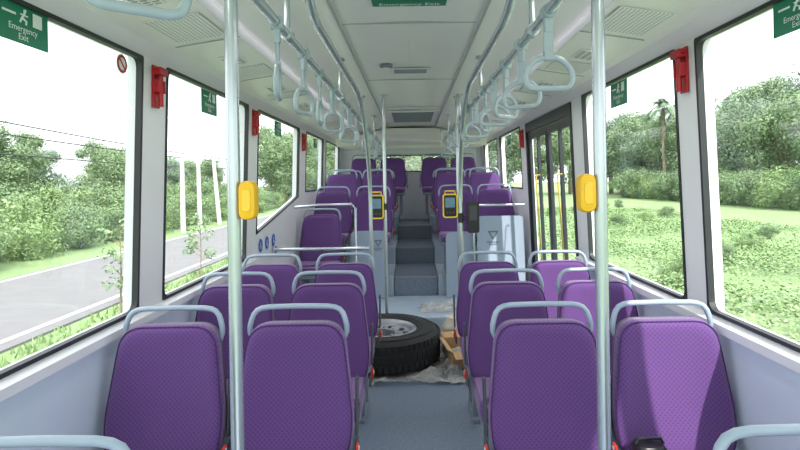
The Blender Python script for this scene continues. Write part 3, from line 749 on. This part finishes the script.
rnd=random.Random(11)
for i in range(8):
    d=13+i*6.2; put('ABC'[i%3],33-i*.3+rnd.uniform(-1,1),d,rnd.uniform(1.9,2.1)*(1 if i<3 else .88))
for i in range(11):
    put('BAC'[i%3],25.5-i*.25+rnd.uniform(-.6,.6),12+i*4.3,rnd.uniform(1.0,1.2)*(1 if i<5 else 1.12))
for i in range(9): put('ABC'[i%3],27-i*4.6,60+rnd.uniform(-1,1),rnd.uniform(1.5,1.7))
for x,y in ((21.2,44.5),(23.6,46.0)): put('P',x,y,rnd.uniform(1.30,1.38))
for i in range(17):
    put('aab'[i%3],rnd.uniform(20.9,22.2)-i*.12,9+i*2.4,rnd.uniform(1.1,1.5))
for i in range(12):
    put('ba'[i%2],4.6+(i%4)*1.6+i*.28,9+i*2.1,rnd.uniform(.22,.36))
# left side
for i in range(18):
    put('aab'[i%3],-10.0+rnd.uniform(-.2,.2),3+i*2.1,rnd.uniform(.65,.9))
for i in range(12):
    put('aba'[i%3],-12.6+rnd.uniform(-.3,.3),6+i*3.0,rnd.uniform(1.0,1.25))
for i in range(11):
    put('ABC'[i%3],-16.8+rnd.uniform(-1,1),10+i*3.5,rnd.uniform(.52,.76))
for i in range(6): put('CAB'[i%3],-10.8,41+i*4.2,rnd.uniform(.85,1.1))

g=MB(); rnd=random.Random(5)
for _ in range(12000):
    x=rnd.uniform(2.0,13)
    y=rnd.uniform(1.5,30)
    dens=noise.noise((x*.3,y*.3,2.0))
    if dens<-.1 and rnd.random()<.75: continue
    h=rnd.uniform(.06,.26)*(1.2 if 3<x<9 and y>6 else .6)
    for q in range(13):
        p=Vector((x+rnd.gauss(0,.19),y+rnd.gauss(0,.19),GZ+h*rnd.uniform(.2,1)))
        nrm=Vector((rnd.uniform(-.8,.8),rnd.uniform(-.8,.8),1)).normalized(); u=nrm.cross(Vector((rnd.uniform(-1,1),rnd.uniform(-1,1),.1))).normalized(); w=nrm.cross(u); s_=rnd.uniform(.022,.042)
        g.add([p-u*s_,p+w*s_*.55,p+u*s_,p-w*s_*.55],[(0,1,2,3)])
mk('ground_cover',g,M_leafC,None,False,label='low leafy ground cover plants across the field',category='plants',kind='stuff')
g=MB()
for _ in range(12000):
    x=rnd.uniform(-4.5,-1.8); y=rnd.uniform(1,24)
    h=rnd.uniform(.04,.13); a=rnd.uniform(0,6.28); u=Vector((math.cos(a),math.sin(a),0))*.018
    p=Vector((x,y,GZ)); tip=p+Vector((rnd.uniform(-.05,.05),rnd.uniform(-.05,.05),h)); g.add([p-u,p+u,tip],[(0,1,2)])
mk('verge_grass',g,M_leafC,None,False,label='short grass tufts on the roadside verge',category='grass',kind='stuff')
def sapling(x,y,h,seed):
    rnd=random.Random(seed); t=thing('sapling','thin young roadside sapling with sparse leaves','sapling','roadside saplings',(x,y,GZ))
    s=MB(); s.tube([(0,0,-.02),(.02,.0,h*.5),(0,.02,h)],[.014,.01,.004],6); cen=[]
    for k in range(11):
        a=rnd.uniform(0,6.28); z=h*rnd.uniform(.3,.95); e=Vector((math.cos(a)*.18,math.sin(a)*.18,z+.12)); s.tube([(.01,0,z),e],[.006,.002],5); cen.append((tuple(e),(.12,.12,.1)))
    mk('stem',s,M_bark,t); l=MB(); leaves(l,cen,330,.04,rnd); mk('foliage',l,M_leafA,t,False)
sapling(-4.1,7.4,1.3,1); sapling(-4.1,10.2,1.15,2)
def upole(x,y,h,lean,label):
    t=thing('utility_pole',label,'pole','roadside utility poles',(x,y,GZ))
    mk('post',MB().tube([(0,0,-.1),(lean,0,h)],[.10,.07],10),M_conc,t); mk('cross_arm',MB().obox((lean*.93,0,h*.93),(.4,.06,.06)),M_conc,t,False)
upole(-8.75,20.2,3.0,0,'pale concrete roadside post'); upole(-8.9,22.2,3.1,-.05,'pale concrete roadside post'); upole(-8.7,23.9,3.7,-.3,'leaning pale concrete post')
for i,(x,z1,z2) in enumerate(((-12,3.9,3.0),(-12.3,3.5,2.9),(-12,2.75,2.5))):
    pts=[(x,4+k*1.5,z1+(z2-z1)*k/24-.25*math.sin(math.pi*k/24)) for k in range(25)]
    mk('power_cable',MB().tube(pts,.022,5),M_cable,None,label='thin dark overhead power cable',category='cable',group='overhead power cables')

# ---------------------------------------------------------------- light, world, camera
w=bpy.data.worlds.new('sky'); scene.world=w; w.use_nodes=True; nt=w.node_tree; bg=nt.nodes['Background']
tc=nt.nodes.new('ShaderNodeTexCoord'); sp=nt.nodes.new('ShaderNodeSeparateXYZ'); cr=nt.nodes.new('ShaderNodeValToRGB')
e=cr.color_ramp.elements; e[0].position=0; e[1].position=.75
e[0].color=(.56,.57,.58,1); e[1].color=(.94,.96,1,1)
k=e.new(.42); k.color=(.50,.53,.56,1)
nt.links.new(tc.outputs['Generated'],sp.inputs[0]); nt.links.new(sp.outputs['Z'],cr.inputs['Fac']); nt.links.new(cr.outputs['Color'],bg.inputs['Color'])
bg.inputs['Strength'].default_value=4.3
sl=bpy.data.lights.new('sun','SUN'); sl.energy=6.8; sl.angle=math.radians(1.0); sl.color=(1,.94,.87)
so=bpy.data.objects.new('sun',sl); COL.objects.link(so)
so.rotation_euler=Vector((-.45,1.25,-1.2)).to_track_quat('-Z','Y').to_euler()
for sx in (-1,1):  # added fill lights along the ducts, lift and whiten the interior; no real fittings
    al=bpy.data.lights.new('cabin_fill','AREA'); al.shape='RECTANGLE'; al.size=.06; al.size_y=7; al.energy=15; al.color=(1,.95,.93)
    ao=bpy.data.objects.new('cabin_fill',al); COL.objects.link(ao); ao.location=(sx*.74,4.2,2.225)
cam=bpy.data.cameras.new('camera'); co=bpy.data.objects.new('camera',cam); COL.objects.link(co); scene.camera=co
cam.sensor_width=36; cam.lens=530/800*36; cam.clip_start=.05; cam.clip_end=500
cam.shift_x=-12/800; cam.shift_y=-45/800
co.matrix_world=Matrix.Translation((0,0,1.5))@Matrix.Rotation(math.radians(90),4,'X')@Matrix.Rotation(math.radians(-.9),4,'Z')
